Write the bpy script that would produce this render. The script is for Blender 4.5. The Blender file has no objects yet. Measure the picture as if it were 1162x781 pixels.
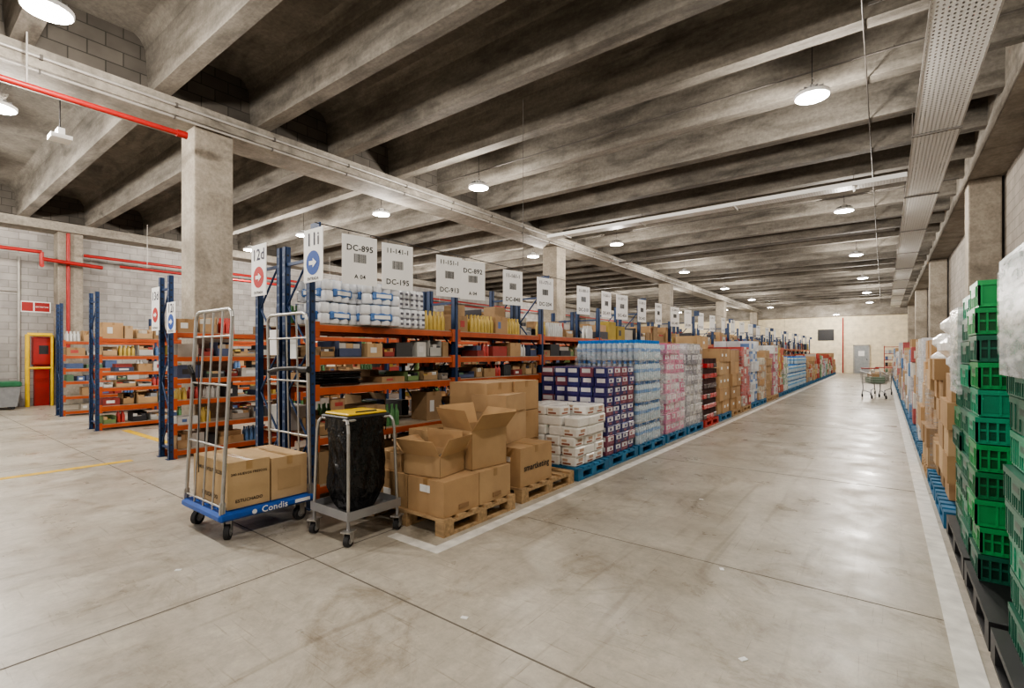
import bpy, math, random
from mathutils import Vector, Matrix, noise
R=random.Random(11)
C=bpy.context.scene.collection
# ------------------------------------------------------------------ materials
def newmat(name):
    m=bpy.data.materials.new(name); m.use_nodes=True
    nt=m.node_tree; b=nt.nodes['Principled BSDF']
    return m,nt,b
def N(nt,t,**k):
    n=nt.nodes.new(t)
    for a,v in k.items(): setattr(n,a,v)
    return n
def simple(name,col,rough=.6,metal=0,var=.15,scale=6,bump=0,bscale=60,attr=False,stretch=None,spec=.5,bdist=.02):
    m,nt,b=newmat(name)
    tc=N(nt,'ShaderNodeTexCoord'); mp=N(nt,'ShaderNodeMapping')
    nt.links.new(tc.outputs['Object'],mp.inputs[0])
    if stretch: mp.inputs['Scale'].default_value=stretch
    no=N(nt,'ShaderNodeTexNoise'); no.inputs['Scale'].default_value=scale; no.inputs['Detail'].default_value=6
    nt.links.new(mp.outputs[0],no.inputs['Vector'])
    mr=N(nt,'ShaderNodeMapRange'); mr.inputs[1].default_value=.3; mr.inputs[2].default_value=.7
    mr.inputs[3].default_value=1-var; mr.inputs[4].default_value=1+var*.6
    nt.links.new(no.outputs[0],mr.inputs[0])
    mx=N(nt,'ShaderNodeVectorMath',operation='SCALE')
    nt.links.new(mr.outputs[0],mx.inputs['Scale'])
    if attr:
        a=N(nt,'ShaderNodeVertexColor',layer_name='Col'); nt.links.new(a.outputs[0],mx.inputs[0])
    else: mx.inputs[0].default_value=col[:3]
    nt.links.new(mx.outputs[0],b.inputs['Base Color'])
    b.inputs['Roughness'].default_value=rough; b.inputs['Metallic'].default_value=metal
    b.inputs['Specular IOR Level'].default_value=spec
    if bump:
        n2=N(nt,'ShaderNodeTexNoise'); n2.inputs['Scale'].default_value=bscale; n2.inputs['Detail'].default_value=4
        nt.links.new(mp.outputs[0],n2.inputs['Vector'])
        bp=N(nt,'ShaderNodeBump'); bp.inputs['Strength'].default_value=bump; bp.inputs['Distance'].default_value=bdist
        nt.links.new(n2.outputs[0],bp.inputs['Height']); nt.links.new(bp.outputs[0],b.inputs['Normal'])
    return m
def concrete(name,c1,c2,stretch=(1,1,1),rough=.85,stain=.55):
    m,nt,b=newmat(name); L=nt.links.new
    tc=N(nt,'ShaderNodeTexCoord'); mp=N(nt,'ShaderNodeMapping'); mp.inputs['Scale'].default_value=stretch
    L(tc.outputs['Object'],mp.inputs[0])
    a=N(nt,'ShaderNodeTexNoise'); a.inputs['Scale'].default_value=1.3; a.inputs['Detail'].default_value=9; a.inputs['Roughness'].default_value=.7
    L(mp.outputs[0],a.inputs['Vector'])
    cr=N(nt,'ShaderNodeValToRGB'); cr.color_ramp.elements[0].position=.34; cr.color_ramp.elements[1].position=.66
    cr.color_ramp.elements[0].color=(*c1,1); cr.color_ramp.elements[1].color=(*c2,1)
    L(a.outputs[0],cr.inputs[0])
    f=N(nt,'ShaderNodeTexNoise'); f.inputs['Scale'].default_value=18; f.inputs['Detail'].default_value=8; f.inputs['Roughness'].default_value=.7
    L(tc.outputs['Object'],f.inputs['Vector'])
    mr=N(nt,'ShaderNodeMapRange'); mr.inputs[1].default_value=.3; mr.inputs[2].default_value=.7; mr.inputs[3].default_value=.74; mr.inputs[4].default_value=1.16
    L(f.outputs[0],mr.inputs[0])
    v=N(nt,'ShaderNodeVectorMath',operation='SCALE'); L(cr.outputs[0],v.inputs[0]); L(mr.outputs[0],v.inputs['Scale'])
    s=N(nt,'ShaderNodeTexNoise'); s.inputs['Scale'].default_value=.9; s.inputs['Detail'].default_value=8; s.inputs['Distortion'].default_value=1.2
    mp2=N(nt,'ShaderNodeMapping'); mp2.inputs['Scale'].default_value=(.7,2,2); mp2.inputs['Location'].default_value=(3,7,1); L(tc.outputs['Object'],mp2.inputs[0]); L(mp2.outputs[0],s.inputs['Vector'])
    m2=N(nt,'ShaderNodeMapRange'); m2.inputs[1].default_value=.50; m2.inputs[2].default_value=.68; m2.inputs[3].default_value=1; m2.inputs[4].default_value=stain; L(s.outputs[0],m2.inputs[0])
    v2=N(nt,'ShaderNodeVectorMath',operation='SCALE'); L(v.outputs[0],v2.inputs[0]); L(m2.outputs[0],v2.inputs['Scale'])
    L(v2.outputs[0],b.inputs['Base Color']); b.inputs['Roughness'].default_value=rough
    bp=N(nt,'ShaderNodeBump'); bp.inputs['Strength'].default_value=.35; bp.inputs['Distance'].default_value=.02
    L(f.outputs[0],bp.inputs['Height']); L(bp.outputs[0],b.inputs['Normal'])
    return m
def blockwall(name,c1,c2,mort,axis):
    m,nt,b=newmat(name); L=nt.links.new
    tc=N(nt,'ShaderNodeTexCoord'); s=N(nt,'ShaderNodeSeparateXYZ'); c=N(nt,'ShaderNodeCombineXYZ')
    L(tc.outputs['Object'],s.inputs[0]); L(s.outputs[axis],c.inputs[0]); L(s.outputs[2],c.inputs[1])
    br=N(nt,'ShaderNodeTexBrick'); L(c.outputs[0],br.inputs['Vector'])
    br.inputs['Scale'].default_value=1; br.inputs['Brick Width'].default_value=.4; br.inputs['Row Height'].default_value=.2
    br.inputs['Mortar Size'].default_value=.008; br.inputs['Color1'].default_value=(*c1,1); br.inputs['Color2'].default_value=(*c2,1); br.inputs['Mortar'].default_value=(*mort,1)
    no=N(nt,'ShaderNodeTexNoise'); no.inputs['Scale'].default_value=3; no.inputs['Detail'].default_value=8; L(tc.outputs['Object'],no.inputs['Vector'])
    mr=N(nt,'ShaderNodeMapRange'); mr.inputs[1].default_value=.3; mr.inputs[2].default_value=.7; mr.inputs[3].default_value=.8; mr.inputs[4].default_value=1.1
    L(no.outputs[0],mr.inputs[0])
    v=N(nt,'ShaderNodeVectorMath',operation='SCALE'); L(br.outputs[0],v.inputs[0]); L(mr.outputs[0],v.inputs['Scale'])
    L(v.outputs[0],b.inputs['Base Color']); b.inputs['Roughness'].default_value=.85
    bp=N(nt,'ShaderNodeBump'); bp.inputs['Strength'].default_value=.5; bp.inputs['Distance'].default_value=.01; bp.invert=True
    L(br.outputs['Fac'],bp.inputs['Height']); L(bp.outputs[0],b.inputs['Normal'])
    return m
def floormat():
    m,nt,b=newmat('polished_concrete_floor'); L=nt.links.new
    tc=N(nt,'ShaderNodeTexCoord')
    def nz(sc,det,ro=.6,dist=0,st=None,rot=.3,loc=(0,0,0)):
        n=N(nt,'ShaderNodeTexNoise'); n.inputs['Scale'].default_value=sc; n.inputs['Detail'].default_value=det; n.inputs['Roughness'].default_value=ro; n.inputs['Distortion'].default_value=dist
        mp=N(nt,'ShaderNodeMapping'); mp.inputs['Scale'].default_value=st or (1,1,1); mp.inputs['Rotation'].default_value=(0,0,rot); mp.inputs['Location'].default_value=loc
        L(tc.outputs['Object'],mp.inputs[0]); L(mp.outputs[0],n.inputs['Vector'])
        return n
    def ramp(src,p0,c0,p1,c1):
        r=N(nt,'ShaderNodeValToRGB'); e=r.color_ramp.elements; e[0].position=p0; e[1].position=p1; e[0].color=(*c0,1); e[1].color=(*c1,1); L(src,r.inputs[0]); return r
    a=ramp(nz(.6,10,.66,.5).outputs[0],.34,(.37,.33,.27),.66,(.57,.525,.45))
    f=ramp(nz(11,10,.8).outputs[0],.3,(.76,.76,.76),.7,(1.12,1.12,1.12))
    st=ramp(nz(1.1,9,.74,1.4,loc=(4,2,0)).outputs[0],.52,(1,1,1),.70,(.58,.53,.46))
    lt=ramp(nz(2.2,8,.75,.8,loc=(9,1,0)).outputs[0],.54,(1,1,1),.68,(1.16,1.16,1.15))
    s1=ramp(nz(2.2,4,.55,.2,(1,22,1),.3).outputs[0],.62,(1,1,1),.69,(.80,.78,.75))
    s2=ramp(nz(3.0,4,.55,.4,(26,1,1),.9).outputs[0],.65,(1,1,1),.70,(.76,.74,.71))
    s3=ramp(nz(1.2,3,.5,.6,(9,.6,1),-.05).outputs[0],.58,(1,1,1),.72,(.80,.78,.75))
    sp=ramp(nz(5,6,.8,.3,loc=(2,8,0)).outputs[0],.66,(1,1,1),.72,(.62,.57,.5))
    def mul(x,y):
        v=N(nt,'ShaderNodeVectorMath',operation='MULTIPLY'); L(x,v.inputs[0]); L(y,v.inputs[1]); return v.outputs[0]
    c=a.outputs[0]
    for q in(f,st,lt,s1,s2,s3,sp): c=mul(c,q.outputs[0])
    L(c,b.inputs['Base Color'])
    rr=N(nt,'ShaderNodeMapRange'); rr.inputs[1].default_value=.3; rr.inputs[2].default_value=.7; rr.inputs[3].default_value=.22; rr.inputs[4].default_value=.55; L(nz(2,6).outputs[0],rr.inputs[0]); L(rr.outputs[0],b.inputs['Roughness'])
    b.inputs['Specular IOR Level'].default_value=.5
    bp=N(nt,'ShaderNodeBump'); bp.inputs['Strength'].default_value=.06; bp.inputs['Distance'].default_value=.01; L(nz(25,8).outputs[0],bp.inputs['Height']); L(bp.outputs[0],b.inputs['Normal'])
    return m
def perforated():
    m,nt,b=newmat('perforated_galvanised_steel'); L=nt.links.new
    tc=N(nt,'ShaderNodeTexCoord'); vm=N(nt,'ShaderNodeVectorMath',operation='MULTIPLY'); vm.inputs[1].default_value=(20,13,1); L(tc.outputs['Object'],vm.inputs[0])
    fr=N(nt,'ShaderNodeVectorMath',operation='FRACTION'); L(vm.outputs[0],fr.inputs[0])
    sb=N(nt,'ShaderNodeVectorMath',operation='SUBTRACT'); sb.inputs[1].default_value=(.5,.5,.5); L(fr.outputs[0],sb.inputs[0])
    ml=N(nt,'ShaderNodeVectorMath',operation='MULTIPLY'); ml.inputs[1].default_value=(1,1,0); L(sb.outputs[0],ml.inputs[0])
    le=N(nt,'ShaderNodeVectorMath',operation='LENGTH'); L(ml.outputs[0],le.inputs[0])
    gt=N(nt,'ShaderNodeMath',operation='GREATER_THAN'); gt.inputs[1].default_value=.24; L(le.outputs['Value'],gt.inputs[0])
    L(gt.outputs[0],b.inputs['Alpha'])
    b.inputs['Base Color'].default_value=(.78,.78,.76,1); b.inputs['Roughness'].default_value=.5; b.inputs['Metallic'].default_value=.1
    return m
def film(name,lo,hi):
    m,nt,b=newmat(name); L=nt.links.new
    out=nt.nodes['Material Output']
    tr=N(nt,'ShaderNodeBsdfTransparent'); mx=N(nt,'ShaderNodeMixShader')
    tc=N(nt,'ShaderNodeTexCoord'); mp=N(nt,'ShaderNodeMapping'); mp.inputs['Scale'].default_value=(3,3,14); mp.inputs['Rotation'].default_value=(.3,.2,0); L(tc.outputs['Object'],mp.inputs[0])
    n=N(nt,'ShaderNodeTexNoise'); n.inputs['Scale'].default_value=2; n.inputs['Detail'].default_value=5; L(mp.outputs[0],n.inputs['Vector'])
    mr=N(nt,'ShaderNodeMapRange'); mr.inputs[1].default_value=.4; mr.inputs[2].default_value=.72; mr.inputs[3].default_value=lo; mr.inputs[4].default_value=hi; L(n.outputs[0],mr.inputs[0])
    b.inputs['Base Color'].default_value=(.85,.88,.9,1); b.inputs['Roughness'].default_value=.2
    L(mr.outputs[0],mx.inputs[0]); L(tr.outputs[0],mx.inputs[1]); L(b.outputs[0],mx.inputs[2]); L(mx.outputs[0],out.inputs['Surface'])
    return m
M_floor=floormat()
M_conc=concrete('precast_concrete_ribs',(.12,.106,.087),(.28,.257,.222),(.6,3,3))
M_slab=concrete('precast_concrete_slab',(.15,.134,.112),(.27,.248,.215))
M_beam=concrete('concrete_beam',(.20,.178,.146),(.38,.348,.30),(1,.5,2),stain=.66)
M_col=concrete('concrete_column',(.23,.20,.16),(.43,.385,.32),stain=.7)
M_wallL=blockwall('grey_block_wall',(.32,.305,.29),(.40,.38,.36),(.24,.225,.21),1)
M_wallR=blockwall('tan_block_wall',(.26,.235,.205),(.32,.29,.255),(.19,.17,.145),1)
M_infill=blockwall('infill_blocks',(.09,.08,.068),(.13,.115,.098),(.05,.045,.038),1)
M_wallB=blockwall('cream_painted_wall',(.90,.80,.58),(.91,.81,.60),(.84,.74,.53),0)
M_goods=simple('printed_carton',None,.6,attr=True,var=.1,scale=9)
M_card=simple('corrugated_cardboard',None,.8,attr=True,var=.12,scale=4,bump=.05,bscale=40)
M_plas=simple('coloured_plastic',None,.35,attr=True,var=.15,scale=10)
M_shiny=simple('glossy_plastic_wrap',None,.18,attr=True,var=.08,scale=14,bump=.4,bscale=18)
M_wood=simple('pallet_wood',(.46,.31,.17),.8,var=.35,scale=5,stretch=(1,6,6),bump=.1,bscale=30)
M_bwood=simple('blue_painted_wood',(.03,.16,.31),.65,var=.4,scale=6,bump=.1)
M_black=simple('black_plastic',(.018,.018,.02),.45,var=.2)
M_bag=simple('black_bin_bag',(.006,.006,.007),.22,var=.2,bump=1,bscale=6,bdist=.08,stretch=(1.6,1.6,.8))
M_blue=simple('blue_painted_steel',(.014,.042,.12),.45,var=.15)
M_orange=simple('orange_painted_steel',(.46,.09,.025),.45,var=.2)
M_shelf=simple('shelf_board',(.36,.29,.21),.7,var=.15)
M_zinc=simple('zinc_plated_steel',(.50,.49,.47),.35,.75,var=.15)
M_grey=simple('grey_steel',(.36,.36,.37),.4,.5,var=.1)
M_hole=simple('upright_slot',(.20,.24,.30),.6)
M_rub=simple('rubber',(.03,.03,.032),.7)
M_red=simple('red_painted_pipe',(.36,.018,.015),.45)
M_yel=simple('yellow_plastic',(.75,.50,.03),.45)
M_paint=simple('worn_white_floor_paint',(.82,.80,.75),.6,var=.22,scale=9)
M_ypaint=simple('worn_yellow_floor_paint',(.72,.46,.03),.6,var=.25,scale=9)
M_joint=simple('floor_joint_filler',(.17,.15,.125),.8,var=.3)
M_paper=simple('white_paper',(.88,.88,.87),.6,var=.03)
M_ink=simple('black_ink',(.02,.02,.02),.6)
M_perf=perforated(); M_film=film('stretch_film',.06,.45); M_film2=film('dense_stretch_film',.35,.85)
M_galv=simple('galvanised_steel',(.42,.40,.37),.5,.3,var=.15)
M_cable=simple('dark_conduit',(.10,.09,.08),.6)
M_door=simple('grey_door',(.33,.35,.36),.5)
M_emit,_nt,_b=newmat('lamp_diffuser'); _b.inputs['Emission Color'].default_value=(1,.98,.95,1); _b.inputs['Emission Strength'].default_value=25; _b.inputs['Base Color'].default_value=(.9,.9,.9,1)
BR=(.46,.295,.155)
# ------------------------------------------------------------------ mesh builder
_txt={}
def textdata(s):
    if s in _txt: return _txt[s]
    cu=bpy.data.curves.new('t','FONT'); cu.body=s; cu.align_x='CENTER'; cu.align_y='CENTER'; cu.resolution_u=2; cu.offset=.016; cu.space_character=1.05
    o=bpy.data.objects.new('t',cu); C.objects.link(o); bpy.context.view_layer.update()
    me=o.evaluated_get(bpy.context.evaluated_depsgraph_get()).to_mesh()
    v=[x.co.copy() for x in me.vertices]; f=[tuple(p.vertices) for p in me.polygons]
    bpy.data.objects.remove(o); bpy.data.curves.remove(cu)
    _txt[s]=(v,f); return _txt[s]
def fr(o,xa,ya):
    xa=Vector(xa).normalized(); ya=Vector(ya).normalized(); z=xa.cross(ya)
    m=Matrix.Identity(4)
    for i in range(3): m[i][0]=xa[i]; m[i][1]=ya[i]; m[i][2]=z[i]; m[i][3]=o[i]
    return m
PX=lambda x,y,z: fr((x,y,z),(0,1,0),(0,0,1))
NY=lambda x,y,z: fr((x,y,z),(1,0,0),(0,0,1))
def T(x,y,z,rz=0,rx=0,ry=0): return Matrix.Translation((x,y,z))@Matrix.Rotation(rz,4,'Z')@Matrix.Rotation(ry,4,'Y')@Matrix.Rotation(rx,4,'X')
def TR(x,y,z=0): return Matrix.Translation((x,y,z))
class MB:
    def __init__(s,name): s.n=name; s.v=[]; s.f=[]; s.mi=[]; s.c=[]; s.s=[]; s.mats=[]
    def add(s,vs,fs,m,col=(.5,.5,.5),M=None,smooth=False):
        if m not in s.mats: s.mats.append(m)
        k=s.mats.index(m); o=len(s.v)
        for p in vs:
            p=Vector(p)
            s.v.append(M@p if M is not None else p)
        for f in fs:
            s.f.append(tuple(i+o for i in f)); s.mi.append(k); s.c.append(col); s.s.append(smooth)
    def box(s,x0,x1,y0,y1,z0,z1,m,col=(.5,.5,.5),M=None):
        s.add([(x0,y0,z0),(x1,y0,z0),(x1,y1,z0),(x0,y1,z0),(x0,y0,z1),(x1,y0,z1),(x1,y1,z1),(x0,y1,z1)],
              [(0,3,2,1),(4,5,6,7),(0,1,5,4),(1,2,6,5),(2,3,7,6),(3,0,4,7)],m,col,M)
    def rbox(s,x0,x1,y0,y1,z0,z1,r,m,col=(.5,.5,.5),M=None):
        vs=[];fs=[]
        for z,i in [(z0,r),(z0+r,0),(z1-r,0),(z1,r)]:
            a=[(x0+r+i*.3,y0+i),(x1-r-i*.3,y0+i),(x1-i,y0+r+i*.3),(x1-i,y1-r-i*.3),(x1-r-i*.3,y1-i),(x0+r+i*.3,y1-i),(x0+i,y1-r-i*.3),(x0+i,y0+r+i*.3)]
            vs+= [(p[0],p[1],z) for p in a]
        for l in range(3):
            for k in range(8):
                fs.append((l*8+k,l*8+(k+1)%8,l*8+8+(k+1)%8,l*8+8+k))
        fs.append(tuple(range(7,-1,-1))); fs.append(tuple(range(24,32)))
        s.add(vs,fs,m,col,M)
    def tube(s,p0,p1,r,m,col=(.5,.5,.5),seg=8,M=None,r2=None):
        p0=Vector(p0);p1=Vector(p1); d=(p1-p0)
        if d.length<1e-6: return
        d.normalize(); a=Vector((0,0,1)) if abs(d.z)<.9 else Vector((1,0,0)); u=d.cross(a).normalized(); w=d.cross(u)
        r2=r if r2 is None else r2
        vs=[]
        for p,rr in((p0,r),(p1,r2)):
            for k in range(seg):
                t=2*math.pi*k/seg; vs.append(p+u*math.cos(t)*rr+w*math.sin(t)*rr)
        s.add(vs,[(k,(k+1)%seg,seg+(k+1)%seg,seg+k) for k in range(seg)],m,col,M,True)
        s.add(vs,[tuple(range(seg-1,-1,-1)),tuple(range(seg,2*seg))],m,col,M)
    def path(s,pts,r,m,col=(.5,.5,.5),seg=8,M=None):
        for a,b in zip(pts,pts[1:]): s.tube(a,b,r,m,col,seg,M)
    def lathe(s,c,prof,m,col=(.5,.5,.5),seg=12,M=None,smooth=True):
        vs=[];fs=[]
        for r,z in prof:
            for k in range(seg):
                t=2*math.pi*k/seg; vs.append((c[0]+r*math.cos(t),c[1]+r*math.sin(t),c[2]+z))
        for l in range(len(prof)-1):
            for k in range(seg): fs.append((l*seg+k,l*seg+(k+1)%seg,l*seg+seg+(k+1)%seg,l*seg+seg+k))
        s.add(vs,fs,m,col,M,smooth)
        n=len(prof)
        s.add([vs[k] for k in range(seg)]+[vs[(n-1)*seg+k] for k in range(seg)],[tuple(range(seg-1,-1,-1)),tuple(range(seg,2*seg))],m,col,M)
    def text(s,t,size,M,m=None,col=(.02,.02,.02)):
        v,f=textdata(t); s.add([p*size for p in v],f,m or M_ink,col,M)
    def plate(s,w,h,M,m,col=(.5,.5,.5),t=.003):
        s.box(-w/2,w/2,-h/2,h/2,-t,t,m,col,M)
    def disc(s,r,M,m,col=(.5,.5,.5),seg=20,z=0):
        s.add([(r*math.cos(2*math.pi*k/seg),r*math.sin(2*math.pi*k/seg),z) for k in range(seg)],[tuple(range(seg))],m,col,M)
    def film(s,x0,x1,y0,y1,z0,z1,e=.012,m=None):
        for (p,q) in(((x1+e,y0-e),(x1+e,y1+e)),((x0-e,y0-e),(x1+e,y0-e)),((x0-e,y1+e),(x1+e,y1+e)),((x0-e,y0-e),(x0-e,y1+e))):
            s.add([(p[0],p[1],z0),(q[0],q[1],z0),(q[0],q[1],z1),(p[0],p[1],z1)],[(0,1,2,3)],m or M_film)
    def done(s,parent=None,bevel=0,recenter=True):
        if not s.v: return None
        me=bpy.data.meshes.new(s.n)
        xs=[p.x for p in s.v];ys=[p.y for p in s.v];zs=[p.z for p in s.v]
        o=Vector(((min(xs)+max(xs))/2,(min(ys)+max(ys))/2,min(zs))) if recenter else Vector((0,0,0))
        me.from_pydata([tuple(p-o) for p in s.v],[],s.f)
        for m in s.mats: me.materials.append(m)
        me.polygons.foreach_set('material_index',s.mi); me.polygons.foreach_set('use_smooth',s.s)
        ca=me.color_attributes.new('Col','FLOAT_COLOR','CORNER')
        buf=[]
        for p,c in zip(me.polygons,s.c): buf+= [c[0],c[1],c[2],1.0]*p.loop_total
        ca.data.foreach_set('color',buf); me.update()
        ob=bpy.data.objects.new(s.n,me); ob.location=o; C.objects.link(ob)
        if parent: ob.parent=parent
        if bevel:
            b=ob.modifiers.new('b','BEVEL'); b.width=bevel; b.segments=2; b.limit_method='ANGLE'
        return ob
# ------------------------------------------------------------------ shell
XL,XR,YB,YN=-19.75,1.92,47.0,-10.0
ZS=6.15; ZR=5.34; ZB=5.08
b=MB('floor'); b.box(XL-.2,XR+.2,YN,YB+.2,-.2,0,M_floor); b.done(recenter=False)
b=MB('ceiling'); b.box(XL-.2,XR+.2,YN,YB+.2,ZS,ZS+.25,M_slab); b.done(recenter=False)
b=MB('wall_left'); b.box(XL-.2,XL,YN,YB+.2,0,ZS,M_wallL); b.done(recenter=False)
b=MB('wall_right'); b.box(XR,XR+.2,YN,YB+.2,0,ZS,M_wallR); b.done(recenter=False)
b=MB('wall_back'); b.box(XL,XR,YB,YB+.2,0,ZS,M_wallB); b.done(recenter=False)
b=MB('ceiling_joists')
def rib(b,x0,x1,y):
    prof=[(-.11,ZR),(.11,ZR),(.13,ZR+.25),(.15,ZS-.18),(.22,ZS-.05),(.29,ZS),(-.29,ZS),(-.22,ZS-.05),(-.15,ZS-.18),(-.13,ZR+.25)]
    n=len(prof); vs=[(x0,y+p,z) for p,z in prof]+[(x1,y+p,z) for p,z in prof]
    b.add(vs,[tuple(range(n-1,-1,-1)),tuple(range(n,2*n))]+[(k,(k+1)%n,n+(k+1)%n,n+k) for k in range(n)],M_conc)
y=-9.15
while y<YB-.6:
    rib(b,-8.65,1.4,y); rib(b,-19.3,-9.02,y)
    y+=1.47
b.done(recenter=False)
XC=-8.83; XC2=-19.45
for xc in(XC,XC2):
    b=MB('ceiling_beam')
    b.box(max(XL,xc-.41),xc+.41,YN,YB,ZB,ZR-.005,M_beam)
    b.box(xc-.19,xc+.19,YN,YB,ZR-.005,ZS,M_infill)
    b.done(recenter=False)
b=MB('ceiling_beam'); b.box(1.38,XR,YN,YB,ZB,ZS,M_beam); b.done(recenter=False)
b=MB('ceiling_beam'); b.box(XL,XR,46.5,YB,4.5,ZS,M_beam); b.done(recenter=False)
for xc in(XC,XC2,1.63):
    for i in range(-1,5):
        yc=3.36+10.6*i+(.26 if xc<-15 else 0)
        b=MB('concrete_column'); w=.28 if xc<1 else .25; hy=.285
        b.box(xc-w,xc+w,yc-hy,yc+hy,0,ZB,M_col); b.done(bevel=.025)
b=MB('electrical_conduit')
for x,z,r in((-8.39,5.21,.022),(-8.46,5.055,.02)):
    b.tube((x,YN+.1,z),(x,YB-.6,z),r,M_galv)
yy=-9
while yy<46: b.box(-8.418,-8.365,yy,yy+.03,5.18,5.24,M_cable); b.box(-8.485,-8.43,yy,yy+.02,5.03,5.079,M_cable); yy+=1.47
b.done()
b=MB('sprinkler_pipe'); b.tube((-8.13,-8,4.70),(-8.13,2.69,4.70),.038,M_red); b.tube((-8.13,2.69,4.70),(-8.13,2.82,4.70),.054,M_red)
for yy in(-4.7,-1.8,1.14): b.tube((-8.13,yy,4.70),(-8.13,yy,ZR),.01,M_galv)
b.done()
b=MB('fire_water_pipe')
b.path([(-18.9,-8,4.38),(-18.9,2.95,4.38),(-18.9,2.95,4.0),(-18.85,2.95,4.0)],.05,M_red)
b.tube((-19.1,3.55,1.4),(-19.1,3.55,5.05),.045,M_red); b.path([(-18.9,2.95,4.19),(-18.9,4.3,4.12)],.055,M_red)
b.done()
b=MB('fire_water_pipe')
b.tube((-19.08,3.9,4.45),(-19.08,46,4.45),.045,M_red)
b.tube((-17.4,4.35,4.0),(-17.4,24,4.0),.038,M_red)
for yy in (5,11,17,23): b.tube((-17.4,yy,4.0),(-17.4,yy,ZR),.008,M_galv)
b.done()
for (x0,x1,y0,y1,z,r) in((-8.3,.25,17.9,17.9,5.1,.038),(-8.3,1.3,7.7,7.7,5.31,.012),(-.13,1.3,4.1,4.1,5.15,.018),(-.13,1.3,6.3,6.3,5.15,.018),(-8.3,1.3,14.3,14.3,5.31,.012),(-.19,-.19,-8,46,5.32,.009)):
    b=MB('ceiling_conduit'); b.tube((x0,y0,z),(x1,y1,z),r,M_cable)
    for i in range(4):
        t=(i+.5)/4; b.tube((x0+(x1-x0)*t,y0+(y1-y0)*t,z),(x0+(x1-x0)*t,y0+(y1-y0)*t,ZR),.006,M_cable)
    b.done()
b=MB('cable_tray')
b.box(.38,.92,YN+.5,46,4.96,4.964,M_perf); b.box(.374,.38,YN+.5,46,4.96,5.09,M_perf); b.box(.92,.926,YN+.5,46,4.96,5.09,M_perf)
b.box(.36,.38,YN+.5,46,4.956,4.965,M_galv); b.box(.92,.94,YN+.5,46,4.956,4.965,M_galv)
b.box(.50,.80,YN+.5,46,5.0,5.03,M_galv)
yy=-9
while yy<46:
    b.box(.35,.95,yy,yy+.03,4.93,4.955,M_cable)
    b.tube((.36,yy+.02,4.94),(.36,yy+.02,ZR),.006,M_cable); b.tube((.94,yy+.02,4.94),(.94,yy+.02,ZR),.006,M_cable); yy+=3.8
b.done()
b=MB('cable_tray')
b.box(-8.0,.36,12.25,12.57,4.97,4.974,M_perf); b.box(-8.0,.36,12.246,12.25,4.97,5.06,M_perf); b.box(-8.0,.36,12.57,12.574,4.97,5.06,M_galv); b.box(-8.0,.36,12.3,12.45,4.99,5.01,M_galv)
for x in(-7.4,-5.1,-2.8,-.5): b.tube((x,12.4,4.95),(x,12.4,ZR),.006,M_cable); b.box(x-.02,x+.02,12.2,12.62,4.94,4.965,M_galv)
b.done()
# ------------------------------------------------------------------ floor markings
b=MB('floor_marking_line')
b.box(-2.78,-2.67,2.68,44,0,.003,M_paint); b.box(-3.25,-2.67,2.58,2.68,0,.003,M_paint); b.done()
b=MB('floor_marking_line'); b.box(.27,.38,1.0,44,0,.003,M_paint); b.done()
b=MB('floor_marking_line'); b.box(-8.52,-8.38,-6,2.25,0,.003,M_ypaint); b.box(-11.9,-9.6,3.0,3.12,0,.003,M_ypaint); b.done()
b=MB('floor_joints')
for x in(-3.34,-8.9,-14): b.box(x-.005,x+.005,YN,YB,0,.0015,M_joint)
for y in(1.97,-3,6.9,11.9,16.9,21.9,26.9,31.9,36.9): b.box(XL,XR,y-.005,y+.005,0,.0015,M_joint)
b.box(-2.6,.3,3.66,3.665,0,.0015,M_joint)
b.done()
for x,y,a in((-1.9,2.05,.3),(-.55,2.6,1),(.1,2.3,.4),(-.9,3.6,2),(-1.5,5.2,.2),(-3.9,1.3,.8),(-1.1,1.9,.8)):
    b=MB('paper_scrap'); b.box(-.02,.02,-.013,.013,.0,.003,M_paper,M=T(x,y,0,a)); b.done()
# ------------------------------------------------------------------ lamps
def lampmesh():
    b=MB('high_bay_lamp')
    b.lathe((0,0,0),[(.20,.0),(.21,.01),(.21,.045),(.17,.06),(.11,.07),(.09,.12),(.05,.15),(.02,.16)],M_paper,seg=28)
    b.disc(.195,Matrix.Rotation(math.pi,4,'X'),M_emit,seg=28,z=.003)
    for k in range(12):
        t=math.pi*2*k/12; b.box(.07,.16,-.003,.003,.06,.11,M_grey,M=Matrix.Rotation(t,4,'Z'))
    b.tube((0,0,.16),(0,0,ZS-4.961),.006,M_black,seg=6); b.path([(0,0,.2),(.03,0,.23),(0,0,.26)],.006,M_galv)
    return b.done(recenter=False)
first=lampmesh(); lm=first.data
pos=[]
for x in(-.77,-6.72,-9.92,-13.5,-16.8):
    for j in range(-1,7):
        if x<-9 and j>2 and j%2: continue
        pos.append((x,1.09+6.6*j,4.96))
pos+=[(-2.9,44.6,4.5)]  # extra lamp outside the rows, added to brighten the back wall
for i,p in enumerate(pos):
    o=first if i==0 else bpy.data.objects.new('high_bay_lamp',lm)
    if i: C.objects.link(o)
    o.location=p
    l=bpy.data.lights.new('bulb','POINT'); l.energy=290; l.shadow_soft_size=.12; l.color=(1,.94,.86)
    lo=bpy.data.objects.new('bulb',l); C.objects.link(lo); lo.parent=o; lo.location=(0,0,-.14)
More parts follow.
